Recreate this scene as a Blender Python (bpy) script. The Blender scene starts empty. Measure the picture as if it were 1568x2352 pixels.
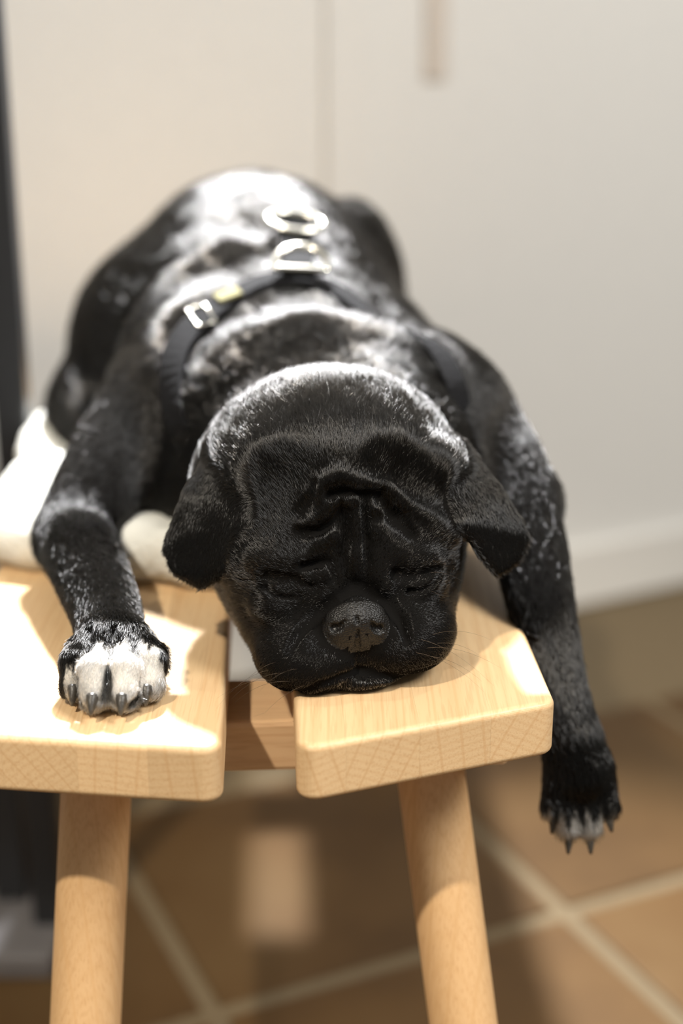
import bpy, bmesh, math, random
import numpy as np
from mathutils import Vector, Matrix

# ------------------------------------------------------------------ camera, light, exposure
SC = bpy.context.scene
C = SC.collection
SEAT = 0.42                                   # height of the bench seat, metres
EYE = Vector((0.0, 0.0, 0.722))

cam_d = bpy.data.cameras.new('camera')
cam_d.sensor_fit = 'VERTICAL'; cam_d.sensor_height = 36.0; cam_d.sensor_width = 24.0
cam_d.lens = 50.0
cam_d.clip_start = 0.02
cam_d.dof.use_dof = True
cam_d.dof.focus_distance = 0.695
cam_d.dof.aperture_fstop = 2.4
cam = bpy.data.objects.new('camera', cam_d); C.objects.link(cam)
cam.location = EYE
cam.rotation_euler = (math.radians(90 - 18), 0, 0)
SC.camera = cam

SC.view_settings.view_transform = 'Standard'
SC.view_settings.look = 'None'
SC.view_settings.gamma = 1.0
SC.view_settings.use_curve_mapping = False
SC.view_settings.exposure = 0.0
SC.cycles.max_bounces = 6
SC.cycles.diffuse_bounces = 3
SC.cycles.glossy_bounces = 3
SC.cycles.transmission_bounces = 4
SC.cycles.sample_clamp_indirect = 4.0

w = bpy.data.worlds.new('room_light'); SC.world = w; w.use_nodes = True
w.node_tree.nodes['Background'].inputs[0].default_value = (1.0, 0.96, 0.90, 1)
w.node_tree.nodes['Background'].inputs[1].default_value = 0.23


def spot(name, loc, target, watt, col, size_deg, radius, blend=0.4):
    d = bpy.data.lights.new(name, 'SPOT'); d.energy = watt; d.color = col
    d.spot_size = math.radians(size_deg); d.spot_blend = blend; d.shadow_soft_size = radius
    o = bpy.data.objects.new(name, d); C.objects.link(o); o.location = loc
    o.rotation_euler = (Vector(target) - Vector(loc)).to_track_quat('-Z', 'Y').to_euler()
    return o


# ceiling spots of the room
spot('wall_spot_behind', (-0.10, 1.42, 1.24), (-0.03, 0.78, 0.47), 190, (0.98, 0.98, 1.0), 80, 0.035)
spot('ceiling_spot_front', (-0.85, -0.60, 2.30), (-0.02, 0.68, 0.4), 200, (1.0, 0.90, 0.76), 28, 0.03)
spot('ceiling_spot_side', (0.75, 0.95, 2.35), (0.0, 0.75, 0.45), 26, (1.0, 0.96, 0.90), 26, 0.03)
la = bpy.data.lights.new('wall_wash_fill', 'AREA'); la.energy = 88; la.size = 1.0; la.color = (1.0, 0.98, 0.95)  # unseen area fill, added to brighten the back wall
lo = bpy.data.objects.new('wall_wash_fill', la); C.objects.link(lo); lo.location = (1.7, -0.3, 2.6)
lo.rotation_euler = (Vector((0.4, 1.9, 0.9)) - lo.location).to_track_quat('-Z', 'Y').to_euler()

# ------------------------------------------------------------------ helpers
rng = np.random.default_rng(7)
random.seed(7)


def tag(o, label=None, cat=None, group=None, kind=None):
    if label: o['label'] = label
    if cat: o['category'] = cat
    if group: o['group'] = group
    if kind: o['kind'] = kind
    return o


def empty(name, loc=(0, 0, 0)):
    o = bpy.data.objects.new(name, None); C.objects.link(o); o.location = loc
    o.empty_display_size = 0.05
    return o


def link(name, me, mat=None, parent=None):
    o = bpy.data.objects.new(name, me); C.objects.link(o)
    if mat: me.materials.append(mat)
    if parent:
        o.parent = parent
        o.matrix_parent_inverse = Matrix.Translation(parent.location).inverted()
    return o


def from_bm(name, bm, mat=None, parent=None, smooth=True):
    me = bpy.data.meshes.new(name)
    bmesh.ops.recalc_face_normals(bm, faces=bm.faces)
    bm.to_mesh(me); bm.free()
    if smooth:
        me.polygons.foreach_set('use_smooth', np.ones(len(me.polygons), dtype=bool))
    return link(name, me, mat, parent)


def box_bm(x0, x1, y0, y1, z0, z1, bev=0.0, seg=2):
    bm = bmesh.new()
    bmesh.ops.create_cube(bm, size=1)
    for v in bm.verts:
        v.co = Vector((x0 + (v.co.x + .5) * (x1 - x0), y0 + (v.co.y + .5) * (y1 - y0), z0 + (v.co.z + .5) * (z1 - z0)))
    if bev > 0:
        bmesh.ops.bevel(bm, geom=bm.edges[:], offset=bev, segments=seg, affect='EDGES', profile=0.5)
    return bm


def tube_bm(pts, rads, n=16, closed=False, flat=1.0, up=(0, 0, 1)):
    bm = bmesh.new(); rings = []
    pts = [Vector(p) for p in pts]; m = len(pts)
    for i, p in enumerate(pts):
        if closed:
            t = pts[(i + 1) % m] - pts[i - 1]
        else:
            t = pts[min(i + 1, m - 1)] - pts[max(i - 1, 0)]
        t.normalize()
        a = t.cross(Vector(up))
        if a.length < 1e-4: a = t.cross(Vector((1, 0, 0)))
        a.normalize(); b = a.cross(t).normalized()
        r = rads[i] if hasattr(rads, '__len__') else rads
        rings.append([bm.verts.new(p + a * (r * math.cos(q)) + b * (r * flat * math.sin(q)))
                      for q in (2 * math.pi * k / n for k in range(n))])
    for i in range(m if closed else m - 1):
        A, B = rings[i], rings[(i + 1) % m]
        for k in range(n):
            bm.faces.new((A[k], A[(k + 1) % n], B[(k + 1) % n], B[k]))
    if not closed:
        bm.faces.new(rings[0][::-1]); bm.faces.new(rings[-1])
    return bm


# ------------------------------------------------------------------ materials
def mat_new(name):
    m = bpy.data.materials.new(name); m.use_nodes = True
    nt = m.node_tree
    return m, nt, nt.nodes['Principled BSDF']


def N(nt, typ, **kw):
    n = nt.nodes.new(typ)
    for k, v in kw.items():
        if k in n.inputs: n.inputs[k].default_value = v
        else: setattr(n, k, v)
    return n


def ramp(nt, stops):
    r = nt.nodes.new('ShaderNodeValToRGB')
    e = r.color_ramp.elements
    while len(e) < len(stops): e.new(0.5)
    for el, (p, c) in zip(e, stops):
        el.position = p; el.color = (*c, 1)
    return r


def plain(name, col, rough=0.5, metal=0.0, bump=0.0, bscale=300, var=0.0):
    m, nt, b = mat_new(name)
    b.inputs['Base Color'].default_value = (*col, 1)
    b.inputs['Roughness'].default_value = rough
    b.inputs['Metallic'].default_value = metal
    if bump or var:
        tc = N(nt, 'ShaderNodeTexCoord'); nz = N(nt, 'ShaderNodeTexNoise', Scale=bscale, Detail=4.0)
        nt.links.new(tc.outputs['Object'], nz.inputs['Vector'])
        if bump:
            bp = N(nt, 'ShaderNodeBump', Strength=bump, Distance=0.002)
            nt.links.new(nz.outputs['Fac'], bp.inputs['Height']); nt.links.new(bp.outputs['Normal'], b.inputs['Normal'])
        if var:
            r = ramp(nt, [(0.3, tuple(c * (1 - var) for c in col)), (0.7, tuple(min(1, c * (1 + var)) for c in col))])
            nt.links.new(nz.outputs['Fac'], r.inputs[0]); nt.links.new(r.outputs[0], b.inputs['Base Color'])
    return m


def wood(name, along='Y', light=(0.80, 0.56, 0.31), dark=(0.66, 0.40, 0.19), scale=1.0):
    """solid beech: growth rings round a pith that differs for every stave, rays and fine pores along the grain"""
    m, nt, b = mat_new(name)
    tc = N(nt, 'ShaderNodeTexCoord'); oi = N(nt, 'ShaderNodeObjectInfo')
    L = nt.links.new
    rot = {'Y': (0, 0, 0), 'Z': (math.radians(90), 0, 0), 'X': (0, 0, math.radians(90))}[along]
    mp = N(nt, 'ShaderNodeMapping'); mp.inputs['Rotation'].default_value = rot
    L(tc.outputs['Object'], mp.inputs['Vector'])
    # shift the pith by the random of the piece
    mu = N(nt, 'ShaderNodeMath', operation='MULTIPLY'); mu.inputs[1].default_value = 37.0
    L(oi.outputs['Random'], mu.inputs[0])
    sn = N(nt, 'ShaderNodeMath', operation='SINE'); L(mu.outputs[0], sn.inputs[0])
    cs = N(nt, 'ShaderNodeMath', operation='COSINE'); L(mu.outputs[0], cs.inputs[0])
    cb = N(nt, 'ShaderNodeCombineXYZ')
    for s, i, f in ((sn, 0, 0.16), (cs, 2, 0.16)):
        q = N(nt, 'ShaderNodeMath', operation='MULTIPLY'); q.inputs[1].default_value = f
        L(s.outputs[0], q.inputs[0]); L(q.outputs[0], cb.inputs[i])
    L(oi.outputs['Random'], cb.inputs[1])
    ad = N(nt, 'ShaderNodeVectorMath', operation='ADD'); L(mp.outputs[0], ad.inputs[0]); L(cb.outputs[0], ad.inputs[1])
    sq = N(nt, 'ShaderNodeVectorMath', operation='MULTIPLY'); sq.inputs[1].default_value = (1, 0.06, 1)
    L(ad.outputs[0], sq.inputs[0])
    wv = N(nt, 'ShaderNodeTexWave', wave_type='RINGS', rings_direction='Y')
    wv.inputs['Scale'].default_value = 85 * scale; wv.inputs['Distortion'].default_value = 1.6
    wv.inputs['Detail'].default_value = 3; wv.inputs['Detail Scale'].default_value = 0.6
    L(sq.outputs[0], wv.inputs['Vector'])
    # rays: thin lines pointing at the pith
    fs = N(nt, 'ShaderNodeVectorMath', operation='MULTIPLY'); fs.inputs[1].default_value = (900, 40, 900)
    L(ad.outputs[0], fs.inputs[0])
    nz = N(nt, 'ShaderNodeTexNoise', Scale=1.0, Detail=2.0); L(fs.outputs[0], nz.inputs['Vector'])
    bs = N(nt, 'ShaderNodeTexNoise', Scale=14.0, Detail=2.0); L(sq.outputs[0], bs.inputs['Vector'])
    sep = N(nt, 'ShaderNodeSeparateXYZ'); L(ad.outputs[0], sep.inputs[0])
    at = N(nt, 'ShaderNodeMath', operation='ARCTAN2'); L(sep.outputs[0], at.inputs[0]); L(sep.outputs[2], at.inputs[1])
    am = N(nt, 'ShaderNodeMath', operation='MULTIPLY'); am.inputs[1].default_value = 300.0; L(at.outputs[0], am.inputs[0])
    asn = N(nt, 'ShaderNodeMath', operation='SINE'); L(am.outputs[0], asn.inputs[0])
    ray = ramp(nt, [(0.93, (0, 0, 0)), (1.0, (0.5, 0.5, 0.5))])
    a2 = N(nt, 'ShaderNodeMath', operation='MULTIPLY_ADD'); a2.inputs[1].default_value = .5; a2.inputs[2].default_value = .5
    L(asn.outputs[0], a2.inputs[0]); L(a2.outputs[0], ray.inputs[0])
    r1 = ramp(nt, [(0.0, light), (0.72, tuple((a * 2 + c) / 3 for a, c in zip(light, dark))), (0.97, dark)])
    L(wv.outputs['Fac'], r1.inputs[0])
    base = N(nt, 'ShaderNodeMix', data_type='RGBA'); base.inputs[0].default_value = 0.70
    L(r1.outputs[0], base.inputs[6])
    r2 = ramp(nt, [(0.3, tuple(c * 0.93 for c in light)), (0.7, tuple(min(1, c * 1.05) for c in light))])
    L(bs.outputs['Fac'], r2.inputs[0]); L(r2.outputs[0], base.inputs[7])
    m2 = N(nt, 'ShaderNodeMix', data_type='RGBA', blend_type='MULTIPLY'); m2.inputs[0].default_value = 0.35
    r3 = ramp(nt, [(0.32, (0.72, 0.6, 0.5)), (0.5, (1, 1, 1))])
    L(nz.outputs['Fac'], r3.inputs[0]); L(base.outputs[2], m2.inputs[6]); L(r3.outputs[0], m2.inputs[7])
    m3 = N(nt, 'ShaderNodeMix', data_type='RGBA'); L(ray.outputs[0], m3.inputs[0])
    L(m2.outputs[2], m3.inputs[6]); m3.inputs[7].default_value = (*dark, 1)
    hv = N(nt, 'ShaderNodeHueSaturation'); L(m3.outputs[2], hv.inputs['Color'])
    rv = N(nt, 'ShaderNodeMapRange'); rv.inputs[3].default_value = 0.92; rv.inputs[4].default_value = 1.06
    L(oi.outputs['Random'], rv.inputs[0]); L(rv.outputs[0], hv.inputs['Value'])
    L(hv.outputs[0], b.inputs['Base Color'])
    b.inputs['Roughness'].default_value = 0.42
    b.inputs['Specular IOR Level'].default_value = 0.45
    bp = N(nt, 'ShaderNodeBump', Strength=0.12, Distance=0.0005)
    L(nz.outputs['Fac'], bp.inputs['Height']); L(bp.outputs['Normal'], b.inputs['Normal'])
    return m


M = {}
M['wood'] = wood('beech_wood', 'Y')
M['wood_x'] = wood('beech_batten', 'X', light=(0.78, 0.52, 0.29), dark=(0.66, 0.40, 0.21))
M['wood_leg'] = wood('beech_leg', 'Z', light=(0.78, 0.50, 0.25), dark=(0.70, 0.42, 0.19))
M['wall'] = plain('wall_paint', (0.74, 0.73, 0.69), 0.7, bump=0.15, bscale=60, var=0.015)
M['base'] = plain('baseboard_paint', (0.73, 0.71, 0.66), 0.5)
M['grout'] = plain('tile_grout', (0.145, 0.105, 0.055), 0.85, bump=0.3, bscale=200, var=0.1)
M['black'] = plain('black_powder_coat', (0.012, 0.013, 0.015), 0.45, bump=0.1, bscale=500)
M['greymetal'] = plain('grey_steel', (0.20, 0.19, 0.19), 0.4, metal=0.3, bump=0.1, bscale=200)
M['darkwood'] = plain('dark_wood', (0.035, 0.02, 0.012), 0.5, bump=0.1, bscale=80, var=0.3)
M['chrome'] = plain('polished_ring', (0.70, 0.68, 0.60), 0.22, metal=1.0)
M['strap'] = plain('black_webbing', (0.008, 0.008, 0.009), 0.75, bump=0.5, bscale=900)
M['strap'].node_tree.nodes['Principled BSDF'].inputs['Specular IOR Level'].default_value = 0.12
M['strap_edge'] = plain('strap_piping', (0.10, 0.10, 0.10), 0.3)
M['label'] = plain('yellow_strap_label', (0.22, 0.20, 0.08), 0.8)
M['claw'] = plain('claw_horn', (0.050, 0.045, 0.038), 0.38, bump=0.15, bscale=900, var=0.35)
M['cushion'] = plain('white_fleece', (0.80, 0.80, 0.74), 0.95, bump=0.9, bscale=260, var=0.03)
M['shadow_tone'] = plain('beige_shadow_tone', (0.66, 0.60, 0.53), 0.7)  # shadow colour for the rounded strip on the wall


def tile_mat():
    m, nt, b = mat_new('terracotta_tile'); L = nt.links.new
    tc = N(nt, 'ShaderNodeTexCoord'); oi = N(nt, 'ShaderNodeObjectInfo')
    n1 = N(nt, 'ShaderNodeTexNoise', Scale=5.0, Detail=5.0)
    ad = N(nt, 'ShaderNodeVectorMath', operation='ADD')
    mm = N(nt, 'ShaderNodeMath', operation='MULTIPLY'); mm.inputs[1].default_value = 31
    L(oi.outputs['Random'], mm.inputs[0]); L(tc.outputs['Object'], ad.inputs[0]); L(mm.outputs[0], ad.inputs[1])
    L(ad.outputs[0], n1.inputs['Vector'])
    r = ramp(nt, [(0.28, (0.060, 0.030, 0.009)), (0.5, (0.100, 0.053, 0.017)), (0.75, (0.125, 0.074, 0.028))])
    L(n1.outputs['Fac'], r.inputs[0])
    hv = N(nt, 'ShaderNodeHueSaturation'); rv = N(nt, 'ShaderNodeMapRange')
    rv.inputs[3].default_value = 0.8; rv.inputs[4].default_value = 1.15
    L(oi.outputs['Random'], rv.inputs[0]); L(rv.outputs[0], hv.inputs['Value']); L(r.outputs[0], hv.inputs['Color'])
    L(hv.outputs[0], b.inputs['Base Color'])
    b.inputs['Roughness'].default_value = 0.6; b.inputs['Specular IOR Level'].default_value = 0.25
    bp = N(nt, 'ShaderNodeBump', Strength=0.3, Distance=0.002)
    L(n1.outputs['Fac'], bp.inputs['Height']); L(bp.outputs['Normal'], b.inputs['Normal'])
    return m


M['tile'] = tile_mat()


def skin_mat():
    m, nt, b = mat_new('dog_coat_skin'); L = nt.links.new
    a = N(nt, 'ShaderNodeAttribute', attribute_name='white'); tc = N(nt, 'ShaderNodeTexCoord')
    mx = N(nt, 'ShaderNodeMix', data_type='RGBA')
    mx.inputs[6].default_value = (0.008, 0.0075, 0.007, 1); mx.inputs[7].default_value = (0.62, 0.58, 0.52, 1)
    L(a.outputs['Fac'], mx.inputs[0]); L(mx.outputs[2], b.inputs['Base Color'])
    b.inputs['Roughness'].default_value = 1.0; b.inputs['Specular IOR Level'].default_value = 0.0
    nz = N(nt, 'ShaderNodeTexNoise', Scale=900.0, Detail=2.0); L(tc.outputs['Object'], nz.inputs['Vector'])
    bp = N(nt, 'ShaderNodeBump', Strength=0.25, Distance=0.001)
    L(nz.outputs['Fac'], bp.inputs['Height']); L(bp.outputs['Normal'], b.inputs['Normal'])
    return m


def nose_mat():
    m, nt, b = mat_new('dog_nose_leather'); L = nt.links.new
    tc = N(nt, 'ShaderNodeTexCoord')
    b.inputs['Base Color'].default_value = (0.008, 0.007, 0.006, 1)
    b.inputs['Roughness'].default_value = 0.42; b.inputs['Specular IOR Level'].default_value = 0.45
    vo = N(nt, 'ShaderNodeTexVoronoi', Scale=1100.0); L(tc.outputs['Object'], vo.inputs['Vector'])
    bp = N(nt, 'ShaderNodeBump', Strength=0.5, Distance=0.0008, invert=True)
    L(vo.outputs['Distance'], bp.inputs['Height']); L(bp.outputs['Normal'], b.inputs['Normal'])
    return m


def fur_mat():
    m = bpy.data.materials.new('dog_fur'); m.use_nodes = True; nt = m.node_tree; L = nt.links.new
    nt.nodes.remove(nt.nodes['Principled BSDF'])
    h = N(nt, 'ShaderNodeBsdfHairPrincipled'); h.parametrization = 'COLOR'
    a = N(nt, 'ShaderNodeAttribute', attribute_name='white')
    mx = N(nt, 'ShaderNodeMix', data_type='RGBA')
    mx.inputs[6].default_value = (0.0028, 0.0023, 0.0017, 1); mx.inputs[7].default_value = (0.86, 0.83, 0.76, 1)
    L(a.outputs['Fac'], mx.inputs[0]); L(mx.outputs[2], h.inputs['Color'])
    h.inputs['Roughness'].default_value = 0.12; h.inputs['Radial Roughness'].default_value = 0.5; h.inputs['IOR'].default_value = 1.5
    h.inputs['Random Roughness'].default_value = 0.2
    L(h.outputs[0], nt.nodes['Material Output'].inputs[0])
    return m


M['skin'] = skin_mat(); M['nose'] = nose_mat(); M['fur'] = fur_mat()
M['whisker'] = plain('whisker', (0.10, 0.07, 0.045), 0.35)

# ------------------------------------------------------------------ the room
WD = Vector((math.cos(math.radians(28)), math.sin(math.radians(28)), 0))     # along the back wall
WN = Vector((WD.y, -WD.x, 0))                                                # out of the wall, into the room
W0 = Vector((0.33, 1.82, 0))


def on_wall(s, d=0.0, z=0.0):
    return W0 + WD * s + WN * d + Vector((0, 0, z))


def wall_box(s0, s1, d0, d1, z0, z1, bev=0.0, seg=2):
    bm = box_bm(s0, s1, d0, d1, z0, z1, bev, seg)
    bm.transform(Matrix(((WD.x, WN.x, 0, W0.x), (WD.y, WN.y, 0, W0.y), (0, 0, 1, 0), (0, 0, 0, 1))))
    return bm


tag(from_bm('wall_back', wall_box(-4.0, 5.0, -0.1, 0.0, 0, 2.7), M['wall'], smooth=False), kind='structure')
tag(from_bm('baseboard_back', wall_box(-4.0, 5.0, -0.005, 0.012, 0, 0.085, 0.003), M['base'], smooth=False), kind='structure')

# tiled floor: mortar bed with separate tiles
fl = tag(from_bm('floor', box_bm(-4.0, 4.0, -1.5, 4.5, -0.05, -0.003), M['grout'], smooth=False), kind='structure')
TS = 0.328
ta = math.radians(25.0)
ux, uy = Vector((math.cos(ta), math.sin(ta), 0)), Vector((-math.sin(ta), math.cos(ta), 0))
t_org = Vector((-0.100, 0.945, 0))
gap = 0.008
tbm = box_bm(0, TS - 2 * gap, 0, TS - 2 * gap, -0.010, 0.0, 0.0025, 2)
tme = bpy.data.meshes.new('tile'); tbm.to_mesh(tme); tbm.free(); tme.materials.append(M['tile'])
for i in range(-12, 16):
    for j in range(-12, 16):
        p = t_org + ux * (i * TS + gap) + uy * (j * TS + gap)
        c = p + (ux + uy) * (TS / 2)
        if (c - W0).dot(WN) < TS * 0.42 or c.y < -0.3 or c.x < -2.0 or c.x > 3.0 or c.y > 3.4: continue
        o = bpy.data.objects.new('tile', tme); C.objects.link(o); o.parent = fl
        o.location = p; o.rotation_euler = (random.uniform(-.002, .002), random.uniform(-.002, .002), ta)

# shallow strips added to stand in for two soft shadows on the wall
tag(from_bm('shadow_band_1', wall_box(-0.396, -0.332, 0.0, 0.006, 0.085, 2.7, 0.0025), M['wall'], smooth=False), kind='structure')
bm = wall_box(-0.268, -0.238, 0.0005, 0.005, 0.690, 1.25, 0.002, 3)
tag(from_bm('shadow_stub', bm, M['shadow_tone']), 'pale beige strip standing in for a soft shadow on the cream wall', 'strap')

# ------------------------------------------------------------------ the bench
YAW = math.radians(3.0)


def plank_bm(xl, xr, yfl, yfr, yb, z0, z1, R=0.009, r=0.0035):
    """flat board with a slanted front end, rounded corners in plan and rounded edges all round"""
    corners = [Vector((xl, yfl)), Vector((xr, yfr)), Vector((xr, yb)), Vector((xl, yb))]

    def outline(off):
        pts = []
        n = 4
        for i in range(n):
            p, a, b = corners[i], corners[i - 1], corners[(i + 1) % n]
            da, db = (a - p).normalized(), (b - p).normalized()
            half = da.angle(db) / 2
            bis = (da + db).normalized()
            cen = p + bis * (R / math.sin(half))
            s = -da.orthogonal() if False else None
            # arc from the tangent point on edge a to the one on edge b
            ta_ = p + da * (R / math.tan(half)) - cen
            tb_ = p + db * (R / math.tan(half)) - cen
            a0 = math.atan2(ta_.y, ta_.x); a1 = math.atan2(tb_.y, tb_.x)
            d = (a1 - a0 + math.pi) % (2 * math.pi) - math.pi
            for k in range(11):
                q = a0 + d * k / 10
                pts.append(cen + Vector((math.cos(q), math.sin(q))) * (R - off))
        return pts
    bm = bmesh.new(); rings = []
    prof = [(r * (1 - math.sin(q)), z0 + r * (1 - math.cos(q))) for q in (math.pi / 14 * k for k in range(8))]
    prof += [(o, z1 - (z - z0)) for o, z in prof[::-1]]
    for off, z in prof:
        rings.append([bm.verts.new((p.x, p.y, z)) for p in outline(off)])
    n = len(rings[0])
    for A, B in zip(rings, rings[1:]):
        for k in range(n):
            bm.faces.new((A[k], A[(k + 1) % n], B[(k + 1) % n], B[k]))
    bm.faces.new(rings[0][::-1]); bm.faces.new(rings[-1])
    return bm


bench = empty('bench', (-0.045, 0.99, 0))
tag(bench, 'light beech wood bench with two seat boards and round splayed legs under the dog', 'bench')
PIV = Matrix.Translation((-0.05, 0.6, 0)) @ Matrix.Rotation(YAW, 4, 'Z') @ Matrix.Translation((0.05, -0.6, 0))


def seat_board(xl, xr, yfl, yfr, cuts, label):
    e = empty('seat_board', (0.5 * (xl + xr), 1.0, SEAT)); e.parent = bench
    e.matrix_parent_inverse = Matrix.Translation(bench.location).inverted(); e['label'] = label
    xs = [xl - 0.01] + cuts + [xr + 0.01]
    for a, b in zip(xs, xs[1:]):
        bm = plank_bm(xl, xr, yfl, yfr, 1.44, SEAT - 0.0290, SEAT)
        g = 0.00002
        for x, nrm in ((a + g, (-1, 0, 0)), (b - g, (1, 0, 0))):
            res = bmesh.ops.bisect_plane(bm, geom=bm.verts[:] + bm.edges[:] + bm.faces[:], plane_co=(x, 0, 0),
                                         plane_no=nrm, clear_outer=True)
            ed = [q for q in res['geom_cut'] if isinstance(q, bmesh.types.BMEdge)]
            if ed:
                bmesh.ops.holes_fill(bm, edges=ed, sides=0)
        bm.transform(PIV)
        from_bm('stave', bm, M['wood'], e, smooth=False)
    return e


seat_board(-0.199, -0.0555, 0.6065, 0.5805, [-0.158, -0.1225, -0.0895], 'beech seat board under the white paw')
seat_board(-0.0215, 0.1060, 0.579, 0.6225, [0.0015, 0.037, 0.0725], 'beech seat board under the chin of the dog')

for y0, y1 in ((0.667, 0.722), (1.28, 1.335)):
    bm = box_bm(-0.185, 0.092, y0, y1, 0.3615, SEAT - 0.0292, 0.003)
    bm.transform(PIV)
    from_bm('batten', bm, M['wood_x'], bench, smooth=False)


def leg(top, foot, r0, r1):
    top, foot = Vector(top), Vector(foot)
    n = 9; pts = [top.lerp(foot, k / (n - 1)) for k in range(n)]
    rr = [r0 + (r1 - r0) * k / (n - 1) for k in range(n)]
    pts[0:1] = [pts[0], pts[0].lerp(pts[1], .02)]; rr[0:1] = [r0 * .95, r0]
    pts[-1:] = [pts[-1].lerp(pts[-2], .03), pts[-1]]; rr[-1:] = [r1, r1 * .93]
    o = from_bm('leg', tube_bm(pts, rr, 40, up=(0, 1, 0)), M['wood_leg'], bench)
    for p in o.data.polygons: p.use_smooth = len(p.vertices) == 4


leg((-0.1285, 0.690, 0.3925), (-0.1470, 0.560, 0.0), 0.0188, 0.0185)
leg((0.0425, 0.700, 0.3925), (0.0960, 0.575, 0.0), 0.0185, 0.0182)
leg((-0.150, 1.300, 0.3925), (-0.190, 1.395, 0.0), 0.0188, 0.0185)
leg((0.020, 1.310, 0.3925), (0.050, 1.430, 0.0), 0.0185, 0.0182)

# ------------------------------------------------------------------ black rack behind the bench on the left
rk = empty('metal_rack', (-0.32, 1.08, 0))
tag(rk, 'black metal rack with upright post and flat floor plate left of the bench', 'rack')
from_bm('post', box_bm(-0.259, -0.235, 1.03, 1.054, 0.0, 1.6, 0.002), M['black'], rk, smooth=False)
from_bm('floor_plate', box_bm(-0.60, -0.235, 0.985, 1.10, 0.0, 0.022, 0.004), M['greymetal'], rk, smooth=False)
from_bm('back_panel', box_bm(-0.60, -0.272, 1.085, 1.10, 0.022, 0.30, 0.002), M['darkwood'], rk, smooth=False)
from_bm('stile', box_bm(-0.300, -0.272, 1.066, 1.085, 0.022, 0.30, 0.002), M['black'], rk, smooth=False)

# ------------------------------------------------------------------ the dog: one distance field, one surface
VX = 0.0016
LO = np.array([-0.275, 0.585, 0.255]); HI = np.array([0.185, 1.265, 0.675])
DIM = np.ceil((HI - LO) / VX).astype(int)
AX = [(LO[i] + VX * np.arange(DIM[i])).astype(np.float32) for i in range(3)]


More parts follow.
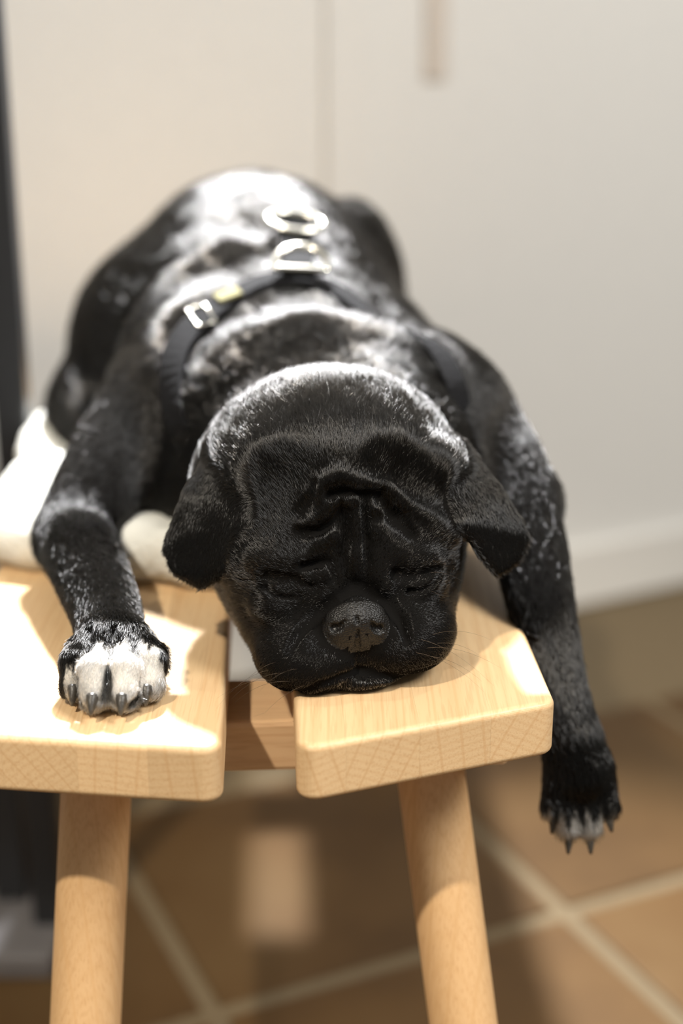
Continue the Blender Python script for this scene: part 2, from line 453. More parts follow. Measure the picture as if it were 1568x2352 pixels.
class Field:
    def __init__(self):
        self.d = np.full(DIM, 1.0, np.float32)
        self.ops = []

    def exact(self, P):
        x, y, z = P.T
        d = np.full(len(P), 1.0)
        for op, (f, lo, hi), k in self.ops:
            m = k + 0.008
            i = np.nonzero(((P > np.array(lo) - m) & (P < np.array(hi) + m)).all(1))[0]
            if not len(i): continue
            b = f(x[i], y[i], z[i]); a = d[i]
            if op == '+':
                h = np.clip(0.5 + 0.5 * (b - a) / k, 0, 1); d[i] = b + (a - b) * h - k * h * (1 - h)
            else:
                b = -b; h = np.clip(0.5 - 0.5 * (b - a) / k, 0, 1); d[i] = b + (a - b) * h + k * h * (1 - h)
        return d

    def window(self, lo, hi):
        i0 = np.clip(np.floor((np.array(lo) - LO) / VX).astype(int), 0, DIM)
        i1 = np.clip(np.ceil((np.array(hi) - LO) / VX).astype(int) + 1, 0, DIM)
        sl = tuple(slice(a, b) for a, b in zip(i0, i1))
        X, Y, Z = np.meshgrid(AX[0][sl[0]], AX[1][sl[1]], AX[2][sl[2]], indexing='ij', sparse=True)
        return sl, X, Y, Z

    def add(self, prim, k=0.01):
        self.ops.append(('+', prim, k))
        f, lo, hi = prim
        m = k + 0.008
        sl, X, Y, Z = self.window(np.array(lo) - m, np.array(hi) + m)
        a = self.d[sl]; b = f(X, Y, Z).astype(np.float32)
        h = np.clip(0.5 + 0.5 * (b - a) / k, 0, 1)
        self.d[sl] = b + (a - b) * h - k * h * (1 - h)

    def cut(self, prim, k=0.004):
        self.ops.append(('-', prim, k))
        f, lo, hi = prim
        m = k + 0.008
        sl, X, Y, Z = self.window(np.array(lo) - m, np.array(hi) + m)
        a = self.d[sl]; b = -f(X, Y, Z).astype(np.float32)
        h = np.clip(0.5 - 0.5 * (b - a) / k, 0, 1)
        self.d[sl] = b + (a - b) * h + k * h * (1 - h)

    def sample(self, P):
        q = np.clip((np.asarray(P, np.float64) - LO) / VX, 0, DIM - 1.001)
        i = q.astype(int); f = q - i
        out = 0
        for dx in (0, 1):
            for dy in (0, 1):
                for dz in (0, 1):
                    wgt = (f[..., 0] if dx else 1 - f[..., 0]) * (f[..., 1] if dy else 1 - f[..., 1]) * (f[..., 2] if dz else 1 - f[..., 2])
                    out = out + wgt * self.d[i[..., 0] + dx, i[..., 1] + dy, i[..., 2] + dz]
        return out

    def grad(self, P):
        e = VX; g = np.zeros_like(P)
        for a in range(3):
            dlt = np.zeros(3); dlt[a] = e
            g[:, a] = self.sample(P + dlt) - self.sample(P - dlt)
        return g / np.maximum(np.linalg.norm(g, axis=1, keepdims=True), 1e-9)

    def mesh(self):
        """naive surface nets"""
        D = self.d; ins = (D < 0)
        s = np.zeros(np.array(D.shape) - 1, np.uint8)
        for dx in (0, 1):
            for dy in (0, 1):
                for dz in (0, 1):
                    s += ins[dx:D.shape[0] - 1 + dx, dy:D.shape[1] - 1 + dy, dz:D.shape[2] - 1 + dz]
        act = np.argwhere((s > 0) & (s < 8))
        idx = np.full(s.shape, -1, np.int32); idx[tuple(act.T)] = np.arange(len(act))
        corners = [(dx, dy, dz) for dx in (0, 1) for dy in (0, 1) for dz in (0, 1)]
        cv = np.stack([D[act[:, 0] + c[0], act[:, 1] + c[1], act[:, 2] + c[2]] for c in corners], 1)
        acc = np.zeros((len(act), 3)); cnt = np.zeros(len(act))
        for a in range(8):
            for b in range(a + 1, 8):
                ca, cb = np.array(corners[a]), np.array(corners[b])
                if np.abs(ca - cb).sum() != 1: continue
                va, vb = cv[:, a], cv[:, b]
                m = (va < 0) != (vb < 0)
                t = np.where(m, va / np.where(m, va - vb, 1), 0)
                acc += np.where(m[:, None], ca + t[:, None] * (cb - ca), 0); cnt += m
        V = LO + VX * (act + acc / cnt[:, None])
        F = []
        for ax in range(3):
            a0 = [slice(None)] * 3; a1 = [slice(None)] * 3
            a0[ax] = slice(0, -1); a1[ax] = slice(1, None)
            A, B = ins[tuple(a0)], ins[tuple(a1)]
            e = np.argwhere(A != B)
            flip = A[tuple(e.T)]
            u, v = (ax + 1) % 3, (ax + 2) % 3
            ok = (e[:, u] > 0) & (e[:, v] > 0) & (e[:, u] < s.shape[u]) & (e[:, v] < s.shape[v]) & (e[:, ax] < s.shape[ax])
            e, flip = e[ok], flip[ok]
            q = []
            for du, dv in ((-1, -1), (0, -1), (0, 0), (-1, 0)):
                c = e.copy(); c[:, u] += du; c[:, v] += dv
                q.append(idx[tuple(c.T)])
            q = np.stack(q, 1)
            q[~flip] = q[~flip][:, ::-1]
            F.append(q)
        return V, np.concatenate(F)


def ell(c, r, rz=0.0, rx=0.0, ry=0.0):
    c = np.array(c, float); r = np.array(r, float)
    R = np.array((Matrix.Rotation(rz, 3, 'Z') @ Matrix.Rotation(ry, 3, 'Y') @ Matrix.Rotation(rx, 3, 'X')))

    def f(X, Y, Z):
        x, y, z = X - c[0], Y - c[1], Z - c[2]
        a = (R[0, 0] * x + R[1, 0] * y + R[2, 0] * z)
        b = (R[0, 1] * x + R[1, 1] * y + R[2, 1] * z)
        g = (R[0, 2] * x + R[1, 2] * y + R[2, 2] * z)
        k0 = np.sqrt((a / r[0]) ** 2 + (b / r[1]) ** 2 + (g / r[2]) ** 2)
        k1 = np.sqrt((a / r[0] ** 2) ** 2 + (b / r[1] ** 2) ** 2 + (g / r[2] ** 2) ** 2)
        return k0 * (k0 - 1) / np.maximum(k1, 1e-6)
    ext = np.sqrt(((R * r) ** 2).sum(1))
    return f, c - ext, c + ext


def cap(a, b, r0, r1=None):
    a = np.array(a, float); b = np.array(b, float); r1 = r0 if r1 is None else r1
    ba = b - a; L2 = max((ba ** 2).sum(), 1e-12)

    def f(X, Y, Z):
        h = np.clip(((X - a[0]) * ba[0] + (Y - a[1]) * ba[1] + (Z - a[2]) * ba[2]) / L2, 0, 1)
        return np.sqrt((X - a[0] - ba[0] * h) ** 2 + (Y - a[1] - ba[1] * h) ** 2 + (Z - a[2] - ba[2] * h) ** 2) - (r0 + (r1 - r0) * h)
    m = max(r0, r1)
    return f, np.minimum(a, b) - m, np.maximum(a, b) + m


def many(prims):
    """hard union of several shapes as one shape"""
    def f(X, Y, Z):
        d = prims[0][0](X, Y, Z)
        for p in prims[1:]: d = np.minimum(d, p[0](X, Y, Z))
        return d
    return f, np.min([p[1] for p in prims], 0), np.max([p[2] for p in prims], 0)


def spline(pts, n=12):
    """smooth run of (point, radius) pairs"""
    Q = np.array([[*p, r] for p, r in pts], float)
    Q = np.vstack([2 * Q[0] - Q[1], Q, 2 * Q[-1] - Q[-2]]); out = []
    for i in range(1, len(Q) - 2):
        for q in np.arange(n) / n:
            a, b, c, d = Q[i - 1], Q[i], Q[i + 1], Q[i + 2]
            out.append(0.5 * (2 * b + (c - a) * q + (2 * a - 5 * b + 4 * c - d) * q ** 2 + (3 * b - a - 3 * c + d) * q ** 3))
    out.append(Q[-2])
    return [(tuple(o[:3]), float(o[3])) for o in out]


def run(pts):
    return many([cap(a, b, ra, rb) for (a, ra), (b, rb) in zip(pts, pts[1:])])


def flap(a, b, c, r):
    """rounded triangular sheet"""
    a, b, c = (np.array(q, float) for q in (a, b, c))
    ba, cb, ac = b - a, c - b, a - c
    nor = np.cross(ba, ac)
    n1, n2, n3 = np.cross(ba, nor), np.cross(cb, nor), np.cross(ac, nor)

    def dot(v, x, y, z): return v[0] * x + v[1] * y + v[2] * z

    def f(X, Y, Z):
        pa = (X - a[0], Y - a[1], Z - a[2]); pb = (X - b[0], Y - b[1], Z - b[2]); pc = (X - c[0], Y - c[1], Z - c[2])
        side = np.sign(dot(n1, *pa)) + np.sign(dot(n2, *pb)) + np.sign(dot(n3, *pc))

        def seg(v, p):
            h = np.clip(dot(v, *p) / (v @ v), 0, 1)
            return (v[0] * h - p[0]) ** 2 + (v[1] * h - p[1]) ** 2 + (v[2] * h - p[2]) ** 2
        edge = np.minimum(np.minimum(seg(ba, pa), seg(cb, pb)), seg(ac, pc))
        face = dot(nor, *pa) ** 2 / (nor @ nor)
        return np.sqrt(np.where(side < 2, edge, face)) - r
    P = np.stack([a, b, c])
    return f, P.min(0) - r, P.max(0) + r


def bx(lo, hi, r=0.0, R=None, piv=(0, 0, 0)):
    lo, hi = np.array(lo, float), np.array(hi, float)
    c, h = (lo + hi) / 2, (hi - lo) / 2 - r
    cs, sn = (1, 0) if R is None else (math.cos(R), math.sin(R))

    def f(X, Y, Z):
        x, y = X - piv[0], Y - piv[1]
        x, y = cs * x + sn * y + piv[0], -sn * x + cs * y + piv[1]
        qx, qy, qz = np.abs(x - c[0]) - h[0], np.abs(y - c[1]) - h[1], np.abs(Z - c[2]) - h[2]
        return np.sqrt(np.maximum(qx, 0) ** 2 + np.maximum(qy, 0) ** 2 + np.maximum(qz, 0) ** 2) + np.minimum(np.maximum(qx, np.maximum(qy, qz)), 0) - r
    return f, lo - 0.05, hi + 0.05


# --- head frame: X to the side, Y from nose to nape, Z up; the head is rolled a little onto its cheek
HO = np.array([0.0114, 0.6355, SEAT])
ROLL = math.radians(-6.0); HYAW = math.radians(6.0)
HR = np.array(Matrix.Rotation(HYAW, 3, 'Z') @ Matrix.Rotation(ROLL, 3, 'Y'))


def H(x, y, z): return HO + HR @ np.array([x, y, z])


def hell(c, r, rx=0.0, rz=0.0): return ell(H(*c), r, rz + HYAW, rx, ROLL)


dog = Field()
# trunk, from the chest to the rump
dog.add(ell((-0.028, 0.900, SEAT + 0.070), (0.098, 0.090, 0.078)), 0.01)
dog.add(ell((-0.046, 0.985, SEAT + 0.090), (0.102, 0.115, 0.088), rz=0.25, rx=0.25), 0.04)
dog.add(ell((-0.066, 1.085, SEAT + 0.110), (0.100, 0.115, 0.104), rz=0.25), 0.04)
dog.add(ell((-0.030, 0.845, SEAT + 0.046), (0.085, 0.060, 0.050)), 0.03)          # breast on the seat
# neck and its roll of loose skin
dog.add(ell((-0.014, 0.842, SEAT + 0.070), (0.096, 0.056, 0.082), rx=-0.12), 0.014)
dog.add(ell((0.002, 0.800, SEAT + 0.066), (0.076, 0.050, 0.064)), 0.02)
# haunches
dog.add(ell((-0.152, 1.070, SEAT + 0.080), (0.054, 0.098, 0.076), rz=0.2), 0.03)
dog.add(ell((-0.185, 1.020, SEAT + 0.050), (0.030, 0.052, 0.034), rz=0.2), 0.02)
dog.add(ell((0.006, 1.110, SEAT + 0.110), (0.042, 0.085, 0.082), rz=-0.1), 0.012)
dog.add(cap((0.02, 1.10, SEAT + .05), (0.05, 1.02, SEAT + .03), .032, .022), 0.02)
dog.add(ell((0.026, 0.950, SEAT + .074), (.044, .075, .062), rz=.15), .025)
# hind feet tucked against the trunk
dog.add(cap((-0.190, 1.08, SEAT + .05), (-0.172, 1.00, SEAT + .038), .024, .020), 0.02)
# shoulders and the edge of the shoulder blade
dog.add(run(spline([((-0.075, 0.960, SEAT + .165), .012), ((-0.110, 0.945, SEAT + .138), .018), ((-0.130, 0.925, SEAT + .100), .018), ((-0.132, 0.905, SEAT + .07), .02)])), .02)
dog.add(ell((-0.098, 0.905, SEAT + 0.082), (0.036, 0.062, 0.066), rz=-0.25), 0.025)
dog.add(ell((0.062, 0.880, SEAT + 0.070), (0.034, 0.060, 0.060), rz=0.2), 0.025)


LEG_L = spline([((-0.110, 0.882, SEAT + .088), .040), ((-0.140, 0.838, SEAT + .058), .029), ((-0.155, 0.795, SEAT + .031), .0235),
                ((-0.141, 0.745, SEAT + .027), .0205), ((-0.124, 0.695, SEAT + .0215), .0178), ((-0.1155, 0.662, SEAT + .0175), .0165)])
LEG_R = spline([((0.072, 0.870, SEAT + .080), .036), ((0.096, 0.818, SEAT + .060), .027), ((0.1065, 0.775, SEAT + .034), .0215),
                ((0.1120, 0.735, SEAT + .003), .0175), ((0.1175, 0.712, SEAT - .027), .0155), ((0.1230, 0.701, SEAT - .050), .0160)])
dog.add(run(LEG_L), 0.02); dog.add(run(LEG_R), 0.02)
dog.add(ell((-0.166, 0.795, SEAT + 0.028), (0.012, 0.016, 0.014)), 0.012)     # point of the elbow
dog.add(ell((0.116, 0.805, SEAT + 0.048), (0.012, 0.016, 0.014)), 0.012)
# left paw on the board: pad, four toes
dog.add(ell((-0.1125, 0.654, SEAT + 0.0155), (0.0205, 0.016, 0.0150)), 0.010)
TOES_L = []
for x0, x1, y1, r in ((-0.1280, -0.1285, 0.628, .0088), (-0.1180, -0.1175, 0.6165, .0097), (-0.1075, -0.1035, 0.6165, .0097), (-0.0985, -0.0935, 0.628, .0088)):
    mid = (x0 * .4 + x1 * .6, y1 + 0.012, SEAT + 0.0165); tip = (x1, y1 + 0.002, SEAT + r * .98)
    dog.add(cap((x0, 0.650, SEAT + 0.0185), mid, r * .92, r), 0.003)
    dog.add(cap(mid, tip, r, r * .92), 0.003)
    TOES_L.append((np.array(mid), np.array(tip), r))
GROOVES = [((-0.1235, 0.655, SEAT + .0300), (-0.1235, 0.634, SEAT + .024), (-0.1238, 0.612, SEAT + .006)),
           ((-0.1128, 0.653, SEAT + .0310), (-0.1115, 0.630, SEAT + .024), (-0.1105, 0.602, SEAT + .004)),
           ((-0.1030, 0.655, SEAT + .0300), (-0.1005, 0.634, SEAT + .024), (-0.0980, 0.612, SEAT + .006))]
for q in GROOVES: dog.cut(run([(p, r) for p, r in zip(q, (.0012, .0020, .0022))]), .003)
dog.add(ell((-0.0910, 0.652, SEAT + 0.012), (0.0035, 0.006, 0.008)), 0.004)    # dewclaw pad
# right paw hanging beside the bench
dog.add(ell((0.1295, 0.696, SEAT - 0.073), (0.0190, 0.0165, 0.022), ry=-0.12), 0.012)
TOES_R = []
for x0, x1, y1, z1, r in ((0.1180, 0.1160, 0.688, -.091, .0078), (0.1250, 0.1235, 0.683, -.100, .0084), (0.1335, 0.1345, 0.683, -.100, .0084), (0.1410, 0.1440, 0.688, -.090, .0078)):
    a = (x0, 0.692, SEAT - .078); b = (x1, y1, SEAT + z1)
    dog.add(cap(a, b, r, r * .9), 0.003)
    TOES_R.append((np.array(a), np.array(b), r))

# --- head
head = Field()
head.add(hell((0, .100, .074), (.073, .066, .068)), .01)            # skull
head.add(hell((0, .066, .084), (.054, .042, .044)), .02)            # forehead
for s in (-1, 1):
    head.add(hell((s * .034, .066, .044), (.026, .040, .040)), .02)     # cheek
    head.add(hell((s * .034, .044, .064), (.022, .018, .018)), .014)    # brow
head.add(hell((0, .046, .043), (.046, .032, .036)), .02)
for s in (-1, 1):
    head.add(hell((s * .0215, .022 if s > 0 else .0195, .0215 if s > 0 else .0190), (.0275, .0245, .0205)), .007)      # upper lip
    head.add(hell((s * .033, .038, .019), (.016, .026, .020)), .012)          # jowl
    head.add(hell((s * .037, .0265, .0450), (.0125, .0105, .0100)), .005)       # closed eye
head.add(hell((.002, .0185, .0065), (.0225, .0180, .0085)), .003)           # chin
head.add(hell((0, .016, .040), (.016, .016, .0125)), .008)          # nose bridge
nose_prims = [hell((0, .0050, .0400), (.0125, .0085, .0072)), hell((-.0082, .0058, .0345), (.0064, .0074, .0078)),
              hell((.0082, .0058, .0345), (.0064, .0074, .0078)), hell((0, .0045, .0325), (.0068, .0062, .0090))]
for q in nose_prims: head.add(q, .0055)
nose_shape = many(nose_prims)

# points on the face, found by looking at it square from the front and a little above
FK = 0.0002157
fd = np.array([0, math.cos(math.radians(21)), -math.sin(math.radians(21))])
fu = np.array([0, math.sin(math.radians(21)), math.cos(math.radians(21))])
FO = np.array([0.0075, 0.640, 0.442])


def face(a, b, sink=0.0):
    """a, b in picture-sized units from the middle of the upper lip, b upward -> point on the skin"""
    p = FO + np.array([a * FK, 0, 0]) + fu * (b * FK) - fd * 0.08
    ts = np.arange(0, 0.25, 0.0005)
    q = p + ts[:, None] * fd
    d = head.sample(q)
    i = int(np.argmax(d < 0))
    if d[i] >= 0: i = int(np.argmin(d))
    return q[i] + fd * sink


def fp(u, v, sink=0.0): return face(u - 818, 1500 - v, sink)


jobs = []
# hollows of the temples and between brow and ear
for u, v, r in ((620, 1120, .024), (950, 1110, .020)):
    jobs.append(('-', [(u, v), (u + 1, v + 1)], r, .012, -r * .88))
# nose fold running from over the nose down to the left lip, and the shorter one on the right
jobs += [('-', [(852, 1362), (812, 1352), (775, 1376), (735, 1410), (700, 1448), (672, 1490)], .0052, .003, .0008),
         ('-', [(852, 1362), (885, 1388), (912, 1425), (928, 1470)], .0044, .003, .0006)]
# lids
jobs += [('-', [(612, 1356), (636, 1374), (668, 1378), (695, 1370)], .0017, .0016, .0006),
         ('-', [(935, 1364), (960, 1362), (985, 1350), (1003, 1332)], .0017, .0016, .0006)]
# mouth and philtrum
jobs += [('-', [(655, 1606), (690, 1592), (735, 1570), (784, 1552), (819, 1541), (860, 1551), (900, 1556), (960, 1560), (1000, 1545)], .0020, .003, 0),
         ('-', [(819, 1480), (819, 1538)], .0011, .002, 0)]
# folds of the forehead
for pts, r in (([(718, 1216), (745, 1190), (772, 1160)], .0036), ([(728, 1260), (766, 1244)], .0030), ([(812, 1200), (818, 1262)], .0030),
               ([(811, 1282), (815, 1292)], .0028), ([(848, 1228), (872, 1236)], .0030), ([(798, 1170), (826, 1144)], .0030),
               ([(810, 1120), (858, 1128)], .0028), ([(846, 1180), (890, 1172)], .0030), ([(729, 1150), (745, 1124), (780, 1110)], .0036),
               ([(708, 1332), (728, 1316), (744, 1322)], .0040), ([(872, 1290), (872, 1318), (880, 1340)], .0040),
               ([(891, 1140), (927, 1170), (985, 1204), (1032, 1236)], .0042), ([(885, 1262), (930, 1280), (985, 1290)], .0045),
               ([(700, 1296), (640, 1286), (585, 1284)], .0050)):
    jobs.append(('+', pts, r, .0055, r * .68))
for pts, r in (([(700, 1232), (735, 1228), (765, 1206), (785, 1170)], .0026), ([(792, 1190), (792, 1300), (800, 1340)], .0026),
               ([(838, 1150), (838, 1230), (842, 1330)], .0026), ([(866, 1150), (900, 1200), (940, 1238)], .0026),
               ([(700, 1306), (755, 1300), (770, 1340)], .0022), ([(690, 1190), (715, 1160), (722, 1125)], .0024), ([(760, 1150), (800, 1142), (840, 1150)], .002), ([(620, 1330), (680, 1338), (715, 1350)], .0022), ([(905, 1325), (950, 1330), (1000, 1310)], .0022)):
    jobs.append(('-', pts, r, .004, -.0002))
# nostrils
jobs += [('-', [(768, 1444), (780, 1441), (791, 1428)], .0021, .0015, .0010), ('-', [(868, 1446), (857, 1443), (846, 1430)], .0021, .0015, .0010), ('-', [(818, 1420), (819, 1482)], .0008, .0012, 0)]
todo = [(op, [fp(u, v, sk) for u, v in pts], r, k) for op, pts, r, k, sk in jobs]
for op, P, r, k in todo:
    n_ = len(P) - 1
    (head.add if op == '+' else head.cut)(run([(p, r * (1 - (.65 * i / n_ if op == '-' and n_ > 1 else 0))) for i, p in enumerate(P)]), k)

# ears: folded leather flaps hanging from the sides of the skull
EAR_L = [(-0.062, 0.727, 0.527), (-0.041, 0.684, 0.521), (-0.08, 0.698, 0.507), (-0.044, 0.668, 0.501), (-0.091, 0.69, 0.479), (-0.086, 0.683, 0.468), (-0.07, 0.675, 0.462), (-0.054, 0.668, 0.477)]
EAR_R = [(0.064, 0.733, 0.522), (0.053, 0.688, 0.515), (0.083, 0.702, 0.505), (0.06, 0.674, 0.499), (0.096, 0.694, 0.484), (0.091, 0.688, 0.472), (0.079, 0.68, 0.467), (0.068, 0.676, 0.482)]
EARS = []
for R1, R2, M1, M2, T1, T2, T3, T4 in (EAR_L, EAR_R):
    e = many([flap(R1, R2, M1, .0030), flap(R2, M2, M1, .0030), flap(M1, M2, T1, .0026), flap(M2, T4, T1, .0026), flap(T1, T4, T2, .0024), flap(T2, T4, T3, .0024)])
    EARS.append(e)
    head.add(e, .007)
    mid = (np.array(R1) + np.array(R2)) / 2
    head.add(ell(mid + (0.006 * np.sign(mid[0]) * -1, .006, -.007), (.013, .020, .014)), .012)
    head.add(ell(np.array(R2) + (0.004 * np.sign(mid[0]) * -1, .010, .002), (.010, .013, .012)), .012)

a, b = dog.d, head.d
k = KH = 0.010
body_ops = list(dog.ops)
h = np.clip(0.5 + 0.5 * (b - a) / k, 0, 1)
near = (a < 0.3) & (b < 0.3)
u_ = np.where(near, b + (a - b) * h - k * h * (1 - h), np.minimum(a, b)).astype(np.float32)
dog.d = u_
# the boards stay outside the body
boards = [bx((x0, 0.57, SEAT - .0275), (x1, 1.44, SEAT + .0003), 0, YAW, (-0.05, 0.6, 0)) for x0, x1 in ((-0.2, -0.0535), (-0.0215, 0.1065))]
for q in boards: dog.cut(q, 0.001)
dog.cut(bx((-0.0535, .66, SEAT - .1), (-0.0215, 1.4, SEAT - .012)), 0.004)

V, F = dog.mesh()
# keep the largest connected surface
lab = np.arange(len(V))
E_ = np.concatenate([F[:, [0, 1]], F[:, [1, 2]], F[:, [2, 3]]])
for _ in range(400):
    old = lab.copy()
    mn = np.minimum(lab[E_[:, 0]], lab[E_[:, 1]])
    np.minimum.at(lab, E_[:, 0], mn); np.minimum.at(lab, E_[:, 1], mn)
    lab = lab[lab]
    if (old == lab).all(): break
big = np.bincount(lab).argmax()
keep = lab == big
remap = np.cumsum(keep) - 1
F = remap[F[keep[F[:, 0]]]]; V = V[keep]
# relax the stair steps a little and pull back onto the surface
nb = np.concatenate([F[:, [0, 1]], F[:, [1, 2]], F[:, [2, 3]], F[:, [3, 0]]])
cnt = np.bincount(nb[:, 0], minlength=len(V))
for _ in range(3):
    s = np.stack([np.bincount(nb[:, 0], V[nb[:, 1], i], minlength=len(V)) for i in range(3)], 1) / np.maximum(cnt, 1)[:, None]
    V = 0.5 * V + 0.5 * s
    V = V - dog.grad(V) * np.clip(dog.sample(V), -.001, .001)[:, None] * 0.8

ear_v = np.zeros(len(V), bool)
for q, e_ in zip((EAR_L, EAR_R), EARS):
    ax_ = np.mean(q[4:], 0) - np.mean(q[:2], 0)
    ear_v |= (np.abs(e_[0](*V.T)) < .003) & (((V - np.mean(q[:2], 0)) @ ax_) / (ax_ @ ax_) > .02)
for _ in range(24):
    s = np.stack([np.bincount(nb[:, 0], V[nb[:, 1], i], minlength=len(V)) for i in range(3)], 1) / np.maximum(cnt, 1)[:, None]
    V[ear_v] = .5 * V[ear_v] + .5 * s[ear_v]
HL = (V - HO) @ HR                                # coordinates in the head frame


def white_mask(P):
    """white toes of the front paws, a few pale hairs on the chin"""
    x, y, z = P[:, 0], P[:, 1], P[:, 2]
    nzx = 0.0035 * np.sin(x * 900 + 1.3) + 0.002 * np.sin(x * 2300)
    lim = 0.6415 + 0.004 * np.cos((x + 0.104) * 120) + nzx - np.clip((-.1225 - x) * .9, 0, .012)
    m = (x < -0.075) & (y < 0.68) & (x > -0.16) & (z < SEAT + .05)
    wl = m * np.clip((lim - y) / 0.004, 0, 1)
    wl = wl * np.clip((z - SEAT - 0.007) / 0.008, 0.35, 1)
    for q in GROOVES:
        wl = wl * np.clip(run([(p, .0018) for p in q])[0](x, y, z) / .0020, .08, 1)
    m2 = (x > 0.105) & (z < SEAT - .085)
    wr = m2 * np.clip((SEAT - .090 + nzx - z) / 0.006, 0, 1) * 0.55
    return np.maximum(wl, wr)


BODY_OPS = Field.__new__(Field); BODY_OPS.ops = body_ops
def exact(P):
    a, b = BODY_OPS.exact(P), head.exact(P)
    h = np.clip(0.5 + 0.5 * (b - a) / KH, 0, 1)
    d = b + (a - b) * h - KH * h * (1 - h)
    for f, lo, hi in boards:
        d = np.maximum(d, -f(*P.T))
    return d


# finer quads on the face, settled on the exact surface
bm = bmesh.new()
bv = [bm.verts.new(p) for p in V.tolist()]
for q in F.tolist(): bm.faces.new([bv[i] for i in q])
hl = (V - HO) @ HR
fine = (hl[:, 1] < .092) & (np.abs(hl[:, 0]) < .062) & (V[:, 2] > SEAT - .02) & (hl[:, 2] < .13)
bm.verts.index_update()
es = [e for e in bm.edges if fine[e.verts[0].index] and fine[e.verts[1].index]]
bmesh.ops.subdivide_edges(bm, edges=es, cuts=1, use_grid_fill=True)
me = bpy.data.meshes.new('body'); bm.to_mesh(me); bm.free()
V = np.zeros(3 * len(me.vertices), np.float32); me.vertices.foreach_get('co', V); V = V.reshape(-1, 3).astype(np.float64)
hl = (V - HO) @ HR
fi = np.nonzero((hl[:, 1] < .10) & (np.minimum(np.abs(EARS[0][0](*V.T)), np.abs(EARS[1][0](*V.T))) > .006) & (np.abs(hl[:, 0]) < .11) & (V[:, 0] > -.1) & (V[:, 0] < .105) & (V[:, 2] > SEAT + .001))[0]
for _ in range(3):
    P = V[fi]; e = .0004; g = np.zeros_like(P)
    for a_ in range(3):
        dl_ = np.zeros(3); dl_[a_] = e
        g[:, a_] = exact(P + dl_) - exact(P - dl_)
    g /= np.maximum(np.linalg.norm(g, axis=1, keepdims=True), 1e-9)
    V[fi] = P - g * np.clip(exact(P), -.0012, .0012)[:, None] * .9
me.vertices.foreach_set('co', V.astype(np.float32).ravel())
me.polygons.foreach_set('use_smooth', np.ones(len(me.polygons), bool))
me.materials.append(M['skin']); me.materials.append(M['nose'])
fc = np.zeros(3 * len(me.polygons), np.float32); me.polygons.foreach_get('center', fc); fl_ = (fc.reshape(-1, 3) - HO) @ HR
nose_f = (nose_shape[0](*fc.reshape(-1, 3).T) < .0021) & (fl_[:, 1] < .0100) & (fl_[:, 2] > .024)
me.polygons.foreach_set('material_index', nose_f.astype(np.int32))
me.update(calc_edges=True)
at = me.attributes.new('white', 'FLOAT', 'POINT'); at.data.foreach_set('value', white_mask(V).astype(np.float32))
NV = np.zeros(3 * len(V), np.float32); me.vertex_normals.foreach_get('vector', NV); NV = NV.reshape(-1, 3)
me.calc_loop_triangles()
TRI = np.zeros(3 * len(me.loop_triangles), np.int32); me.loop_triangles.foreach_get('vertices', TRI); TRI = TRI.reshape(-1, 3)
TPOLY = np.zeros(len(TRI), np.int32); me.loop_triangles.foreach_get('polygon_index', TPOLY)

dog_o = empty('dog', (-0.04, 0.95, SEAT))
tag(dog_o, 'small black dog asleep on the bench with white toes and folded ears', 'dog')
body = link('body', me, None, dog_o)

# ------------------------------------------------------------------ fur
def seg_info(P, chain_):
    best = np.full(len(P), 9.0); dr = np.zeros_like(P)
    for (a, ra), (b, rb) in zip(chain_, chain_[1:]):
        a, b = np.array(a), np.array(b); ba = b - a
        h = np.clip(((P - a) @ ba) / (ba @ ba), 0, 1)
        d = np.linalg.norm(P - a - h[:, None] * ba, axis=1) - (ra + (rb - ra) * h)
        m = d < best
        best = np.where(m, d, best); dr[m] = ba / np.linalg.norm(ba)
    return best, dr


